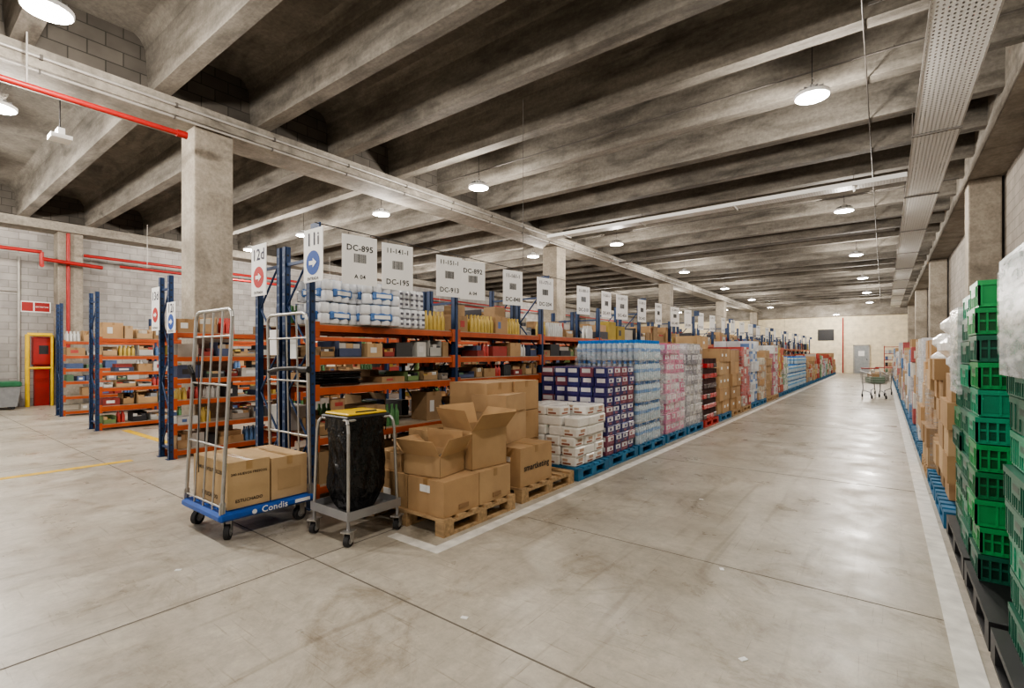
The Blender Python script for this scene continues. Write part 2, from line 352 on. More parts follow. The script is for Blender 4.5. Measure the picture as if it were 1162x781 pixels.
# ------------------------------------------------------------------ pallets
def pallet(name,x0,x1,y0,y1,m):
    b=MB(name); w=x1-x0; l=y1-y0
    n=6
    for i in range(n):
        a=y0+i*(l-.1)/(n-1); b.box(x0,x1,a,a+.1,.122,.144,m)
    for i in range(3):
        a=x0+i*(w-.1)/2; b.box(a,a+.1,y0,y1,.1,.122,m); b.box(a,a+.1,y0,y1,0,.022,m)
        for j in range(3):
            c=y0+j*(l-.12)/2; b.box(a,a+.1,c,c+.12,.022,.1,m)
    return b.done()
def carton(b,x0,x1,y0,y1,z0,z1,col=BR,M=None,long='x'):
    b.box(x0,x1,y0,y1,z0,z1,M_card,col,M)
    tc=(col[0]*.78,col[1]*.72,col[2]*.6)
    xm=(x0+x1)/2; ym=(y0+y1)/2; e=.0015
    if long=='x':
        b.box(x0-e,x1+e,ym-.025,ym+.025,z1-.001,z1+e,M_plas,tc,M)
        b.box(x1,x1+e,ym-.025,ym+.025,z1-.07,z1,M_plas,tc,M)
    else:
        b.box(xm-.025,xm+.025,y0-e,y1+e,z1-.001,z1+e,M_plas,tc,M)
        b.box(xm-.025,xm+.025,y0-e,y0,z1-.07,z1,M_plas,tc,M)
def openbox(b,w,d,h,M,col=BR,fl=(1.9,2.2,1.7,2.4),fill=True):
    t=.005; inn=(col[0]*.85,col[1]*.82,col[2]*.8)
    b.box(-w/2,w/2,-d/2,-d/2+t,0,h,M_card,col,M); b.box(-w/2,w/2,d/2-t,d/2,0,h,M_card,col,M)
    b.box(-w/2,-w/2+t,-d/2,d/2,0,h,M_card,col,M); b.box(w/2-t,w/2,-d/2,d/2,0,h,M_card,col,M)
    b.box(-w/2,w/2,-d/2,d/2,0,t,M_card,inn,M)
    L=min(w,d)/2
    for k,(rz,len_,off) in enumerate(((0,d,w/2),(math.pi,d,w/2),(math.pi/2,w,d/2),(-math.pi/2,w,d/2))):
        a=fl[k]
        MM=M@Matrix.Rotation(rz,4,'Z')@Matrix.Translation((off,0,h))@Matrix.Rotation(a-math.pi,4,'Y')
        b.box(0,L,-len_/2,len_/2,-t/2,t/2,M_card,(col[0]*1.08,col[1]*1.06,col[2]*1.04),MM)
    if fill:
        for i in range(5):
            for j in range(3):
                x=-w*.4+i*w*.17; y=-d*.35+j*d*.25
                b.box(x,x+w*.15,y,y+d*.22,t,h*R.uniform(.6,.85),M_goods,R.choice([(.12,.1,.09),(.4,.3,.15),(.6,.6,.58),(.35,.22,.1)]),M)
pallet('wooden_pallet',-3.85,-2.85,2.83,3.8,M_wood)
pallet('wooden_pallet',-3.95,-2.88,3.95,4.98,M_wood)
b=MB('cardboard_boxes_on_pallet')
z=.145
carton(b,-3.32,-2.88,2.86,3.30,z,.44,BR,long='y'); carton(b,-3.32,-2.88,3.31,3.76,z,.44,(.48,.32,.175))
carton(b,-3.82,-3.34,2.86,3.30,z,.44,(.43,.28,.145),long='y'); carton(b,-3.82,-3.34,3.31,3.76,z,.44)
carton(b,-3.82,-3.46,2.90,3.1,.442,.60,(.48,.32,.175),long='y')
openbox(b,.40,.36,.18,T(-3.22,3.08,.443,.15),(.48,.32,.175),(2.1,2.5,1.4,2.2))
openbox(b,.42,.44,.36,T(-3.15,3.55,.443,-.12),(.47,.31,.165),(2.3,1.9,2.35,2.0))
carton(b,-3.82,-3.42,3.3,3.74,.443,.75,(.46,.30,.155))
b.plate(.12,.06,NY(-3.1,2.855,.36),M_paper); b.plate(.10,.07,NY(-3.6,2.855,.25),M_paper); b.plate(.12,.04,PX(-2.877,3.1,.2),M_card,(.3,.18,.09)); b.plate(.12,.04,PX(-2.877,3.55,.2),M_card,(.3,.18,.09))
b.done(bevel=.004)
b=MB('cardboard_boxes_on_pallet')
carton(b,-3.34,-2.92,3.98,4.56,z,.54,(.46,.30,.16))
b.text('smartketing',.093,PX(-2.916,4.27,.33)); b.plate(.1,.05,NY(-3.1,3.978,.42),M_paper)
for i in range(3):
    carton(b,-3.93,-3.38,4.0,4.45,z+i*.35,z+i*.35+.34,(.44+.02*i,.285+.015*i,.15+.01*i)); carton(b,-3.93,-3.36,4.46,4.95,z+i*.35,z+i*.35+.34)
M=T(-3.42,4.25,.545,.2); b.box(-.26,.2,-.27,.3,0,.33,M_card,(.50,.34,.195),M)
b.box(-.2,.22,-.25,.25,.332,.52,M_card,(.47,.31,.17),M)
b.done(bevel=.004)
# ---- stacks on pallets
def stack(name,x0,x1,y0,y1,z0,z1,nx,ny,nz,style,cols,jit=.004,wrap=False):
    b=MB(name); dx=(x1-x0)/nx; dy=(y1-y0)/ny; dz=(z1-z0)/nz
    for k in range(nz):
        lx=R.uniform(-jit,jit)*1.5; ly=R.uniform(-jit,jit)
        for i in range(nx):
            for j in range(ny):
                if 0<i<nx-1 and 0<j<ny-1 and k<nz-1: continue
                if k==nz-1 and R.random()<(.25 if style in('carton','mixed') else .12) and nz>2: continue
                jx=R.uniform(-jit,jit)+lx; jy=R.uniform(-jit,jit)+ly
                a=x0+i*dx+jx; c=y0+j*dy+jy; z=z0+k*dz; g=.004
                A,B_,Cc,D,E,F=a+g,a+dx-g,c+g,c+dy-g,z+.0005,z+dz-.001
                col=cols[(i*3+j*5+k*7+R.randint(0,9))%len(cols)]; f=R.uniform(.88,1.1); col=tuple(q*f for q in col)
                if style=='carton':
                    carton(b,A,B_,Cc,D,E,F,col,long='x' if (k+j)%2 else 'y')
                    if R.random()<.5: b.plate(min(.1,dy*.4),min(.06,dz*.4),PX(B_+.002,(Cc+D)/2+.03,(E+F)/2),M_paper)
                elif style=='sugar':
                    b.rbox(A,B_,Cc,D,E,F,.016,M_shiny,(.84,.82,.78))
                    if R.random()<.8:
                        b.box(A+dx*.15,B_-dx*.3,Cc-.001,Cc+.002,E+dz*.2,E+dz*.38,M_goods,(.32,.12,.07)); b.box(A+dx*.15,B_-dx*.5,Cc-.001,Cc+.002,E+dz*.5,E+dz*.75,M_goods,(.55,.4,.3))
                        b.box(B_-.002,B_+.0015,Cc+dy*.12,D-dy*.3,E+dz*.2,E+dz*.36,M_goods,(.32,.12,.07))
                        b.box(B_-.002,B_+.0015,Cc+dy*.3,D-dy*.25,E+dz*.48,E+dz*.78,M_goods,(.5,.33,.24))
                elif style=='pack':
                    b.rbox(A,B_,Cc,D,E,F,.006,M_shiny,col)
                    w=R.choice([(.72,.72,.74),(.66,.66,.7),(.74,.72,.74)]); s=R.uniform(.08,.2)
                    b.box(B_-.001,B_+.0015,Cc+dy*s,D-dy*s,E+dz*.42,E+dz*.86,M_goods,w)
                    b.box(A+dx*s,B_-dx*s,Cc-.0015,Cc+.001,E+dz*.42,E+dz*.86,M_goods,w)
                    q=R.uniform(.2,.5); b.box(B_+.0014,B_+.002,Cc+dy*q,Cc+dy*(q+.25),E+dz*.5,E+dz*.75,M_goods,col)
                    b.box(B_+.0012,B_+.002,Cc+dy*.3,D-dy*.3,E+dz*.1,E+dz*.32,M_goods,cols[-1])
                elif style=='can':
                    b.rbox(A,B_,Cc,D,E,E+dz*.45,.006,M_shiny,col)
                    for q in range(3):
                        cy=Cc+(q+.5)*(D-Cc)/3; b.tube((B_-.035,cy,E+dz*.4),(B_-.035,cy,F-.01),.03,M_plas,cols[-1],seg=8)
                        cx=A+(q+.5)*(B_-A)/3; b.tube((cx,Cc+.035,E+dz*.4),(cx,Cc+.035,F-.01),.03,M_plas,cols[-1],seg=8)
                    b.box(A+.03,B_-.03,Cc+.03,D-.03,E,F-.02,M_plas,(col[0]*.6,col[1]*.6,col[2]*.6))
                else:
                    b.rbox(A,B_,Cc,D,E,F,.008,M_goods,col)
                    c2=cols[R.randrange(len(cols))]
                    b.box(B_-.001,B_+.0015,Cc+dy*.15,D-dy*.15,E+dz*.25,E+dz*.75,M_goods,c2)
                    b.box(A+dx*.15,B_-dx*.15,Cc-.0015,Cc+.001,E+dz*.25,E+dz*.75,M_goods,c2)
    if wrap: b.film(x0,x1,y0,y1,z0,z1-.05,.02)
    return b.done()
def bottles(name,x0,x1,y0,y1,z0,layers,cap=(.02,.22,.65),body=(.50,.60,.67),lab=(.16,.32,.58),hh=.31,filmed=True,step=.088):
    b=MB(name); nx=int((x1-x0)/step); ny=int((y1-y0)/step); r=step/2-.001
    prof=[(r*.92,0),(r,.012),(r,hh*.32),(r*.93,hh*.36),(r,hh*.4),(r,hh*.66),(r*.6,hh*.82),(r*.34,hh*.88),(r*.34,hh*.9)]
    for k in range(layers):
        z=z0+k*(hh+.006)
        if k: b.box(x0,x1,y0,y1,z-.005,z-.001,M_card,(.45,.42,.36))
        for i in range(nx):
            for j in range(ny):
                if 0<i<nx-1 and 0<j<ny-1 and k<layers-1: continue
                c=(x0+(i+.5)*step,y0+(j+.5)*step,z)
                b.lathe(c,prof,M_shiny,body,seg=8)
                b.lathe(c,[(r*1.01,hh*.42),(r*1.01,hh*.58)],M_goods,lab,seg=8)
                b.lathe(c,[(r*.6,hh*.84),(r*.6,hh*.995)],M_plas,cap,seg=8)
    if filmed: b.film(x0,x1,y0,y1,z0,z0+layers*(hh+.006)-.12)
    return b.done()
PB=.145
pallet('blue_pallet',-3.95,-2.86,5.05,5.85,M_bwood)
pallet('blue_pallet',-3.98,-2.88,5.9,6.85,M_bwood)
pallet('blue_pallet',-4.0,-2.88,6.92,7.98,M_bwood)
stack('stack_of_paper_wrapped_packs',-3.78,-2.9,5.08,5.82,PB,.86,4,3,6,'sugar',[(0,0,0)],.014)
stack('stack_of_milk_cartons',-3.95,-2.92,5.92,6.82,PB,1.32,5,4,9,'pack',[(.05,.045,.17),(.06,.05,.2),(.045,.05,.18),(.055,.045,.16),(.24,.08,.12)],.008)
bottles('stack_of_water_bottles',-3.98,-2.92,6.95,7.95,PB,5)
xs=-2.92
M_rwood=simple('red_painted_wood',(.45,.04,.03),.6,var=.2)
def P(y0,y1,m=M_bwood,w=1.05): pallet('blue_pallet' if m is M_bwood else ('wooden_pallet' if m is M_wood else 'red_pallet'),xs-w,xs+.03,y0,y1,m)
P(8.1,9.1); stack('stack_of_pink_packs',xs-1,xs,8.12,9.08,PB,1.68,4,4,9,'pack',[(.62,.2,.36),(.66,.3,.42),(.72,.66,.68),(.66,.45,.54),(.55,.12,.26)],.012,True)
P(9.2,10.15); stack('stack_of_wrapped_packs',xs-1,xs,9.22,10.12,PB,1.70,4,4,8,'pack',[(.55,.55,.56),(.45,.45,.48),(.58,.56,.54),(.22,.22,.26)],.012,True)
P(10.3,11.3,M_rwood); stack('stack_of_drink_cans',xs-1,xs,10.32,11.28,PB,1.42,3,4,6,'can',[(.5,.03,.03),(.42,.02,.02),(.05,.02,.02)],.005)
P(11.45,12.45); stack('stack_of_cartons',xs-1,xs,11.47,12.42,PB,1.92,2,3,6,'carton',[BR,(.48,.33,.18)],.02)
P(12.55,13.5,M_wood); stack('stack_of_cartons',xs-1,xs,12.57,13.45,PB,1.6,2,2,5,'carton',[BR,(.40,.26,.14)],.02)
brown=[BR,(.48,.33,.185),(.41,.27,.15),(.50,.35,.205),(.37,.24,.125)]
pal=[[(.48,.06,.05),(.6,.53,.48),(.4,.05,.04)],[(.12,.22,.45),(.62,.65,.68),(.5,.5,.52)],[(.6,.56,.45),(.5,.3,.14)],brown,[(.5,.12,.18),(.68,.68,.67),(.6,.6,.6)],[(.55,.42,.14),(.45,.09,.05),(.5,.45,.4)],[(.2,.36,.2),(.62,.62,.58)],[BR,(.49,.33,.19),(.6,.58,.54)]]
y=13.65; i=0
while y<20.5:
    P(y,y+.95,R.choice([M_bwood,M_wood,M_bwood])); stack('stack_of_boxed_groceries',xs-1,xs,y+.02,y+.93,PB,R.uniform(1.2,1.9),3,3,6,'mixed',pal[i%8],.015,i%2==0); y+=1.1; i+=1
while y<27:
    P(y,y+.95); bottles('stack_of_water_bottles',xs-1,xs,y+.02,y+.93,PB,R.choice([3,4,4]),lab=(.12,.34,.6),body=(.46,.58,.67),step=.125,filmed=False); y+=1.15
while y<43.5:
    P(y,y+.95); stack('stack_of_boxed_groceries',xs-1,xs,y+.02,y+.93,PB,R.uniform(1.0,1.6),2,2,5,'mixed',pal[R.randrange(8)],.02); y+=1.25
# ------------------------------------------------------------------ racks
def rack(name,xf,xb,y0,nb,bay,levels,H=2.6,face=1):
    b=MB(name); lo,hi=min(xf,xb),max(xf,xb)
    for i in range(nb+1):
        y=y0+i*bay
        hh=H if i%2==0 else H-.25
        for x in(lo,hi-.07):
            b.box(x,x+.07,y-.028,y-.022,.0,hh,M_blue); b.box(x,x+.006,y-.028,y+.028,.0,hh,M_blue); b.box(x+.064,x+.07,y-.028,y+.028,.0,hh,M_blue)
            b.box(x-.02,x+.09,y-.05,y+.05,0,.008,M_blue)
            if i<1:
                z=.1
                while z<hh-.05:
                    b.box(x+.02,x+.03,y-.0295,y-.0275,z,z+.025,M_hole); b.box(x+.042,x+.052,y-.0295,y-.0275,z,z+.025,M_hole)
                    if face>0: b.box(x+.0695,x+.0712,y-.012,y+.010,z,z+.022,M_ink)
                    z+=.1
        z=.2; s=1
        b.box(lo+.06,hi-.06,y-.012,y+.012,.15,.18,M_blue); b.box(lo+.06,hi-.06,y-.012,y+.012,hh-.2,hh-.17,M_blue)
        while z<hh-.5:
            a,c=(lo+.06,hi-.06) if s>0 else (hi-.06,lo+.06)
            b.tube((a,y,z),(c,y,z+.45),.012,M_blue,seg=6); z+=.45; s=-s
    for i in range(nb):
        ya=y0+i*bay+.03; yb=y0+(i+1)*bay-.03
        for z in levels:
            for x in(hi-.055,lo+.005):
                b.box(x,x+.05,ya,yb,z-.075,z-.012,M_orange)
                b.box(x,x+.056,ya-.004,ya+.045,z-.14,z+.02,M_orange); b.box(x,x+.056,yb-.045,yb+.004,z-.14,z+.02,M_orange)
            b.box(lo+.02,hi-.02,ya,yb,z-.012,z,M_shelf)
    return b.done()
palette=[BR,(.48,.33,.185),(.41,.27,.15),BR,(.50,.35,.205),brown[4],(.55,.5,.42),(.58,.58,.56),(.62,.62,.6),(.36,.06,.05),(.09,.14,.28),(.45,.34,.08),(.11,.2,.12),(.03,.03,.035),(.06,.06,.07),(.3,.32,.35),(.5,.48,.45)]
flat=[(.34,.06,.05),(.03,.03,.03),(.55,.55,.52),(.22,.32,.13),BR,(.48,.33,.185),(.08,.1,.18),(.4,.35,.3),(.05,.05,.05)]
def goods(b,x0,x1,ya,yb,z,hmax,cols,face=1,wmin=.14,wmax=.42,fillp=.92):
    y=ya+.05
    while y<yb-.12:
        w=min(R.uniform(wmin,wmax),yb-.04-y)
        if w<.08: break
        if R.random()<fillp:
            h=hmax*R.uniform(.3,.92); dep=(x1-x0)*R.uniform(.65,.95); c=cols[R.randrange(len(cols))]
            f=.7+R.random()*.4; c=tuple(min(.9,q*f) for q in c)
            X1=x1-R.uniform(.01,.06) if face>0 else x0+dep
            X0=X1-dep*.9 if face>0 else x0+R.uniform(.01,.04)
            u=R.random()
            if u<.33:
                t=.006; n=3
                b.box(X0,X1,y+.01,y+.01+t,z,z+h,M_card,c); b.box(X0,X1,y+w-.01-t,y+w-.01,z,z+h,M_card,c)
                b.box(X1-t,X1,y+.01,y+w-.01,z,z+h*.55,M_card,c); b.box(X0,X0+t,y+.01,y+w-.01,z,z+h,M_card,c); b.box(X0,X1,y+.01,y+w-.01,z,z+t,M_card,c)
                for q in range(n):
                    yy=y+.02+q*(w-.04)/n; b.box(X0+.02,X1-.012,yy,yy+(w-.05)/n,z+t,z+h*R.uniform(.5,.95),M_goods,R.choice(palette))
            elif u<.45:   # bottles / jars in a row
                rr=.032; ny=max(1,int(w/.07)); cc=R.choice([(.5,.06,.05),(.6,.6,.58),(.1,.25,.1),(.55,.4,.1),(.1,.2,.4)]); hh=min(hmax*.85,.24)
                for q in range(ny):
                    for p in range(2):
                        b.lathe((X1-.05-p*.08,y+.04+q*.07,z),[(rr,0),(rr,hh*.65),(rr*.45,hh*.82),(rr*.45,hh)],M_plas,cc,seg=7)
            else:
                m=M_card if c[0]>c[2]*2 and c[0]<.6 else M_goods
                MM=T((X0+X1)/2,y+w/2,z,R.uniform(-.06,.06)); hx=(X1-X0)/2-.005; hy=w/2-.012
                b.box(-hx,hx,-hy,hy,0,h,m,c,MM)
                sx=1 if face>0 else -1
                if w>.16 and R.random()<.55:
                    lc=R.choice([(.7,.7,.68),(.7,.7,.68),(.4,.06,.05),(.1,.17,.36),(.05,.05,.05)])
                    b.box(sx*hx-.002,sx*hx+.002,-hy*.6,-hy*.6+hy*R.uniform(.4,1.1),h*.3,h*.7,M_goods,lc,MM)
                if m is M_card: b.box(-hx-.001,hx+.001,-.02,.02,h-.05,h+.0015,M_plas,(c[0]*.8,c[1]*.75,c[2]*.65),MM)
                if h<hmax*.5 and R.random()<.6: b.box(-hx+.03,hx-.03,-hy+.02,hy-.02,h,h+hmax*.3,M_goods,R.choice(cols),MM)
        y+=w+R.uniform(.0,.05)
LV=[.2,.68,1.18,1.47,1.80]
HM=[.42,.40,.20,.22,.52]
NB=20
rack('pallet_rack',-4.4,-4.93,2.6,NB,2.0,LV)
rack('pallet_rack',-4.97,-5.5,2.6,NB,2.0,LV,face=-1)
for i in range(NB):
    b=MB('boxed_goods_on_shelves'); ya,yb=2.65+i*2,4.55+i*2
    for z,h,cs in zip(LV,HM,[brown,brown,flat+brown,flat+flat+brown,palette]):
        s=ya
        if i==0 and z>1.7: s=4.08
        if i==0 and 1.1<z<1.2: s=3.25
        goods(b,-4.9,-4.42,s,yb,z,h*(1 if z<1.7 else R.uniform(.7,1.0)),cs,1,.18 if z<1 else .12,.55 if z<1 or z>1.7 else .36)
        goods(b,-5.48,-5.0,ya,yb,z,h*.9,palette+brown,-1)
    b.done()
def tppack(b,M,nx,ny,blue=True):
    r=.058; h=.22; nl=2
    for k in range(nl):
        for i in range(nx):
            for j in range(ny):
                hh=h/nl; b.lathe(((i-(nx-1)/2)*r*1.95,(j-(ny-1)/2)*r*1.95,k*hh),[(r*.45,0),(r*.88,.004),(r,.016),(r,hh-.016),(r*.88,hh-.004),(r*.45,hh)],M_shiny,(.80,.82,.86),seg=14,M=M)
    w=nx*r*.975; d=ny*r*.975; c=(.10,.22,.50)
    if blue:
        b.rbox(-w*.6,w*.6,-d-.006,d+.006,h*.22,h*.60,.015,M_shiny,c,M); b.rbox(-w-.006,w+.006,-d*.55,d*.55,h*.22,h*.60,.015,M_shiny,c,M)
        b.rbox(-w*.7,w*.7,-d*.5,d*.5,h*.97,h+.008,.004,M_goods,(.20,.35,.62),M)
        b.box(w+.006,w+.008,-d*.4,d*.4,h*.32,h*.5,M_paper,M=M); b.box(-w*.4,w*.4,-d-.008,-d-.006,h*.32,h*.5,M_paper,M=M)
    else:
        for q in range(5):
            for s in range(3):
                b.box(w+.0,w+.003,-d+.05+q*d*.36,-d+.09+q*d*.36,h*(.15+.27*s),h*(.27+.27*s),M_goods,(.12,.12,.15),M)
                b.box(-w+.05+q*w*.36,-w+.09+q*w*.36,-d-.003,-d,h*(.15+.27*s),h*(.27+.27*s),M_goods,(.12,.12,.15),M)
for dx,dy,dz,rz,rx,n,bl in((-4.66,2.92,1.803,.08,0,(4,4),1),(-4.50,3.38,1.803,-.22,-.0,(4,4),1),(-4.67,2.93,2.035,.2,0,(4,4),1),(-4.54,3.40,2.035,-.1,0,(4,4),1)):
    b=MB('toilet_paper_pack'); tppack(b,T(dx,dy,dz,rz,rx),n[0],n[1],bl); b.done()
b=MB('toilet_paper_pack'); tppack(b,T(-4.64,3.87,1.803,0),4,4,False); tppack(b,T(-4.66,3.86,2.032,.05),4,4,False); b.done()
b=MB('folded_black_bags')
for k in range(5): b.rbox(-4.85,-4.40+R.uniform(-.03,.02),2.7+R.uniform(-.02,.02),3.15,1.182+k*.028,1.182+(k+1)*.028,.012,M_bag)
b.done()
L2=[.12,.48,.84,1.15,1.47,1.82]; H2=[.26,.26,.2,.22,.24,.34]
for xf,y0,n,w in((-8.05,2.6,11,.42),(-12.2,2.7,11,.5),(-15.7,2.8,9,.45)):
    rack('shelving_rack',xf,xf-w,y0,n,1.9,L2,2.62 if xf>-9 else 2.72)
    b=MB('boxed_goods_on_shelves')
    for i in range(n):
        for z,h in zip(L2,H2): goods(b,xf-w+.03,xf-.02,y0+.03+i*1.9,y0+1.87+i*1.9,z,h,palette+flat if z<1.7 else brown+[(.6,.6,.58)],1,.13,.38)
    b.done()
# ------------------------------------------------------------------ signs
def barcode(b,M,w,h):
    x=-w/2
    while x<w/2:
        t=R.uniform(.002,.006); b.box(x,x+t,-h/2,h/2,.0,.0015,M_ink,M=M); x+=t+R.uniform(.003,.006)
def hang(y,t1,t2,rz=0,big=True):
    b=MB('hanging_aisle_sign'); zc=2.46
    M=T(-4.28,y,zc,rz)@fr((0,0,0),(0,1,0),(0,0,1))
    b.plate(.38,.5,M,M_paper,t=.002)
    if t1: b.text(t1,.074,M@TR(0,.17,.0045)); b.text(t2,.084,M@TR(0,-.17,.0045))
    else: b.text(t2,.086,M@TR(0,.12,.0045)); b.text('A 04',.06,M@TR(0,-.17,.0045))
    if big: barcode(b,M@TR(0,.02,.0025),.13,.09)
    b.box(-.15,.15,-.002,.0,-.004,-.003,M_paper,M=M)
    for q in(-.12,.12): b.tube(M@Vector((q,.25,0)),M@Vector((q,.275,0)),.004,M_black,seg=6)
    b.done()
ys=[3.05,3.54,4.35,4.78,5.65,6.5,7.74,8.65,9.36,10.4,11.4,12.55,13.6,14.8,16,17.3,18.6,20,21.5,23,25,27,29,31,33,35,37,39]
tt=[('','DC-895'),('11-141-1','DC-195'),('11-151-1','DC-913'),('','DC-892'),('11-161-1','DC-848'),('11-171-1','DC-204'),('11-181-1','DC-310')]
for i,y in enumerate(ys):
    a,c=tt[i] if i<len(tt) else ('11-%d1-1'%(19+i),'DC-%d'%(300+i*17))
    hang(y,a,c,R.uniform(-.3,-.02),i<12)
b=MB('sign_hanging_wire'); b.tube((-4.28,2.55,2.745),(-4.28,42.5,2.745),.005,M_black,seg=6)
for i in range(0,NB+1,2): b.box(-4.42,-4.27,2.6+2*i-.01,2.6+2*i+.01,2.61,2.76,M_blue)
for y in(5.9,14,22,30): b.tube((-4.28,y,2.745),(-4.28,y,5.3),.004,M_cable,seg=6)
b.done()
def aislesign(x,y,zc,t,col,w=.32,h=.5):
    b=MB('aisle_number_sign'); M=NY(x,y,zc); b.plate(w,h,M,M_paper,t=.004)
    b.text(t,.17,M@TR(0,h*.29,.0065),M_goods,(.02,.02,.05))
    b.disc(w*.36,M@TR(0,-h*.14,.0055),M_goods,col)
    A=M@TR(0,-h*.14,.008); s=w*.2
    b.add([(-s,-s*.3,0),(0,-s*.3,0),(0,-s*.7,0),(s,0,0),(0,s*.7,0),(0,s*.3,0),(-s,s*.3,0)],[tuple(range(7))],M_paper,M=A)
    b.text('ENTRADA',.04,M@TR(0,-h*.44,.0065))
    b.done()
aislesign(-4.27,2.53,2.43,'11i',(.02,.08,.35)); aislesign(-5.33,2.53,2.40,'12d',(.5,.03,.03),.32,.55)
aislesign(-7.75,2.5,2.0,'12i',(.02,.08,.35),.3,.42); aislesign(-8.35,2.5,2.15,'13d',(.5,.03,.03),.3,.62)
b=MB('rack_inspection_tag'); b.plate(.13,.19,NY(-4.6,2.52,1.55),M_paper); b.plate(.2,.26,NY(-5.0,2.52,1.62),M_paper); b.done()
# ------------------------------------------------------------------ roll container
def caster(b,x,y,r,top,rz=0):
    M=T(x,y,0,rz)
    b.tube((-.02,0,r),(.02,0,r),r,M_rub,seg=18,M=M); b.tube((-.023,0,r),(.023,0,r),r*.55,M_grey,seg=12,M=M)
    for s in(-1,1): b.box(s*.028-.002,s*.028+.002,-.018,.03,r-.012,top-.005,M_zinc,M=M)
    b.box(-.04,.04,-.045,.05,top-.012,top,M_zinc,M=M); b.tube((-.034,0,r),(.034,0,r),.008,M_zinc,seg=8,M=M)
root=bpy.data.objects.new('roll_container',None); C.objects.link(root)
x0,x1,y0,y1=-4.92,-4.14,1.66,2.47
M_bpl=simple('blue_platform_plastic',(.02,.10,.42),.4,var=.15)
b=MB('base_platform')
b.rbox(x0,x1,y0,y1,.165,.235,.02,M_bpl)
for i in range(7):
    a=x0+.05+i*.1; b.box(a,a+.065,y0+.06,y1-.06,.235,.242,M_bpl)
b.text('Condis',.075,PX(x1+.002,2.1,.2),M_paper); b.disc(.02,PX(x1+.002,1.93,.2),M_paper)
b.box(x1,x1+.002,2.28,2.42,.185,.215,M_paper)
b.done(root)
b=MB('casters')
for x,y,a in((x0+.09,y0+.1,.5),(x1-.09,y0+.1,.9),(x0+.09,y1-.1,0),(x1-.09,y1-.1,.2)): caster(b,x,y,.06,.166,a)
b.done(root)
def cageframe(name,y,lean,top):
    b=MB(name); H=top-.2; M=T(0,y,.2,0,lean)
    a,c=x0+.03,x1-.03; r=.015; k=.07
    b.path([(a,0,0),(a,0,H-k),(a+k*.3,0,H-k*.3),(a+k,0,H),(c-k,0,H),(c-k*.3,0,H-k*.3),(c,0,H-k),(c,0,0)],r,M_zinc,M=M,seg=10)
    for i in range(1,4):
        xx=a+(c-a)*i/4; b.tube((xx,0,.02),(xx,0,H),.009,M_zinc,M=M,seg=6)
    for z in(.08,.55,1.05,1.45):
        b.tube((a,0,z),(c,0,z),.009,M_zinc,M=M,seg=8)
    b.box(a-.012,a+.012,-.02,.02,-.02,.12,M_zinc,M=M); b.box(c-.012,c+.012,-.02,.02,-.02,.12,M_zinc,M=M)
    b.done(root)
cageframe('end_frame_1',y0+.03,-.05,1.87); cageframe('end_frame_2',y1-.03,.02,1.88)
b=MB('strap_and_hook')
b.path([(x0+.03,y0+.10,1.25),(x0+.01,y0+.08,1.33),(x0+.04,y0+.05,1.40),(x0+.07,y0+.07,1.33),(x0+.03,y0+.10,1.22)],.016,M_black)
b.path([(x0+.05,y1-.06,1.33),(x0+.3,y1-.08,1.36),(x1-.2,y1-.06,1.37),(x1-.03,y1-.05,1.35)],.02,M_black); b.tube((x1-.15,y1-.06,1.36),(x1,y1-.06,1.36),.03,M_black)
b.tube((x0+.3,y0+.03,1.5),(x0+.3,y0+.03,.5),.004,M_black,seg=6)
b.done(root)
b=MB('egg_carton_boxes')
xa,xb=-4.86,-4.19
carton(b,xa,xb,1.74,2.08,.243,.62,(.52,.365,.20)); carton(b,xa,xb,2.095,2.42,.243,.60,(.54,.375,.21))
b.text('240 HUEVOS FRESCOS',.028,PX(xb+.003,1.91,.52)); b.text('ESTUCHADO',.036,PX(xb+.003,1.91,.30)); b.text('240 HUEVOS FRESCOS',.045,NY(-4.52,1.737,.53)); b.text('ESTUCHADO',.05,NY(-4.52,1.737,.32))
b.box(xb,xb+.003,2.15,2.36,.32,.5,M_card,(.47,.32,.17))
b.done(root,bevel=.004)
# ------------------------------------------------------------------ bag stand
root=bpy.data.objects.new('waste_bag_trolley',None); C.objects.link(root)
x0,x1,y0,y1=-3.80,-3.32,2.26,2.74
b=MB('frame')
for x in(x0,x1):
    for y in(y0,y1): caster(b,x,y,.045,.125,.4); b.tube((x,y,.12),(x,y,.25),.013,M_grey)
b.box(x0-.02,x1+.02,y0-.02,y1+.02,.20,.21,M_grey)
for (p,q,r_,s_) in((x0-.02,x1+.02,y0-.024,y0-.018),(x0-.02,x1+.02,y1+.018,y1+.024),(x0-.024,x0-.018,y0-.02,y1+.02),(x1+.018,x1+.024,y0-.02,y1+.02)): b.box(p,q,r_,s_,.2,.27,M_grey)
zt=.97
for x,y in((x0,y0),(x1,y0),(x0,y1),(x1,y1)):
    sx=1 if x==x0 else -1; sy=1 if y==y0 else -1
    b.path([(x,y,.24),(x+sx*.02,y+sy*.015,zt-.10),(x+sx*.035,y+sy*.02,zt-.03),(x+sx*.06,y+sy*.03,zt)],.013,M_zinc)
a0,a1,c0,c1=x0+.06,x1-.06,y0+.04,y1-.04
b.path([(a0,c0,zt),(a1,c0,zt),(a1,c1,zt),(a0,c1,zt),(a0,c0,zt)],.013,M_zinc)
b.done(root)
b=MB('lid')
b.rbox(a0-.012,a1+.012,c0-.012,c1+.012,zt+.004,zt+.03,.01,M_black); b.rbox(a0+.01,a1-.01,c0+.01,c1-.01,zt+.028,zt+.052,.01,M_yel)
b.tube((a1-.04,c0+.1,zt+.055),(a1-.04,c1-.1,zt+.055),.008,M_black)
b.done(root)
b=MB('bag'); n=120; lev=[]; H0=.212; NL=60
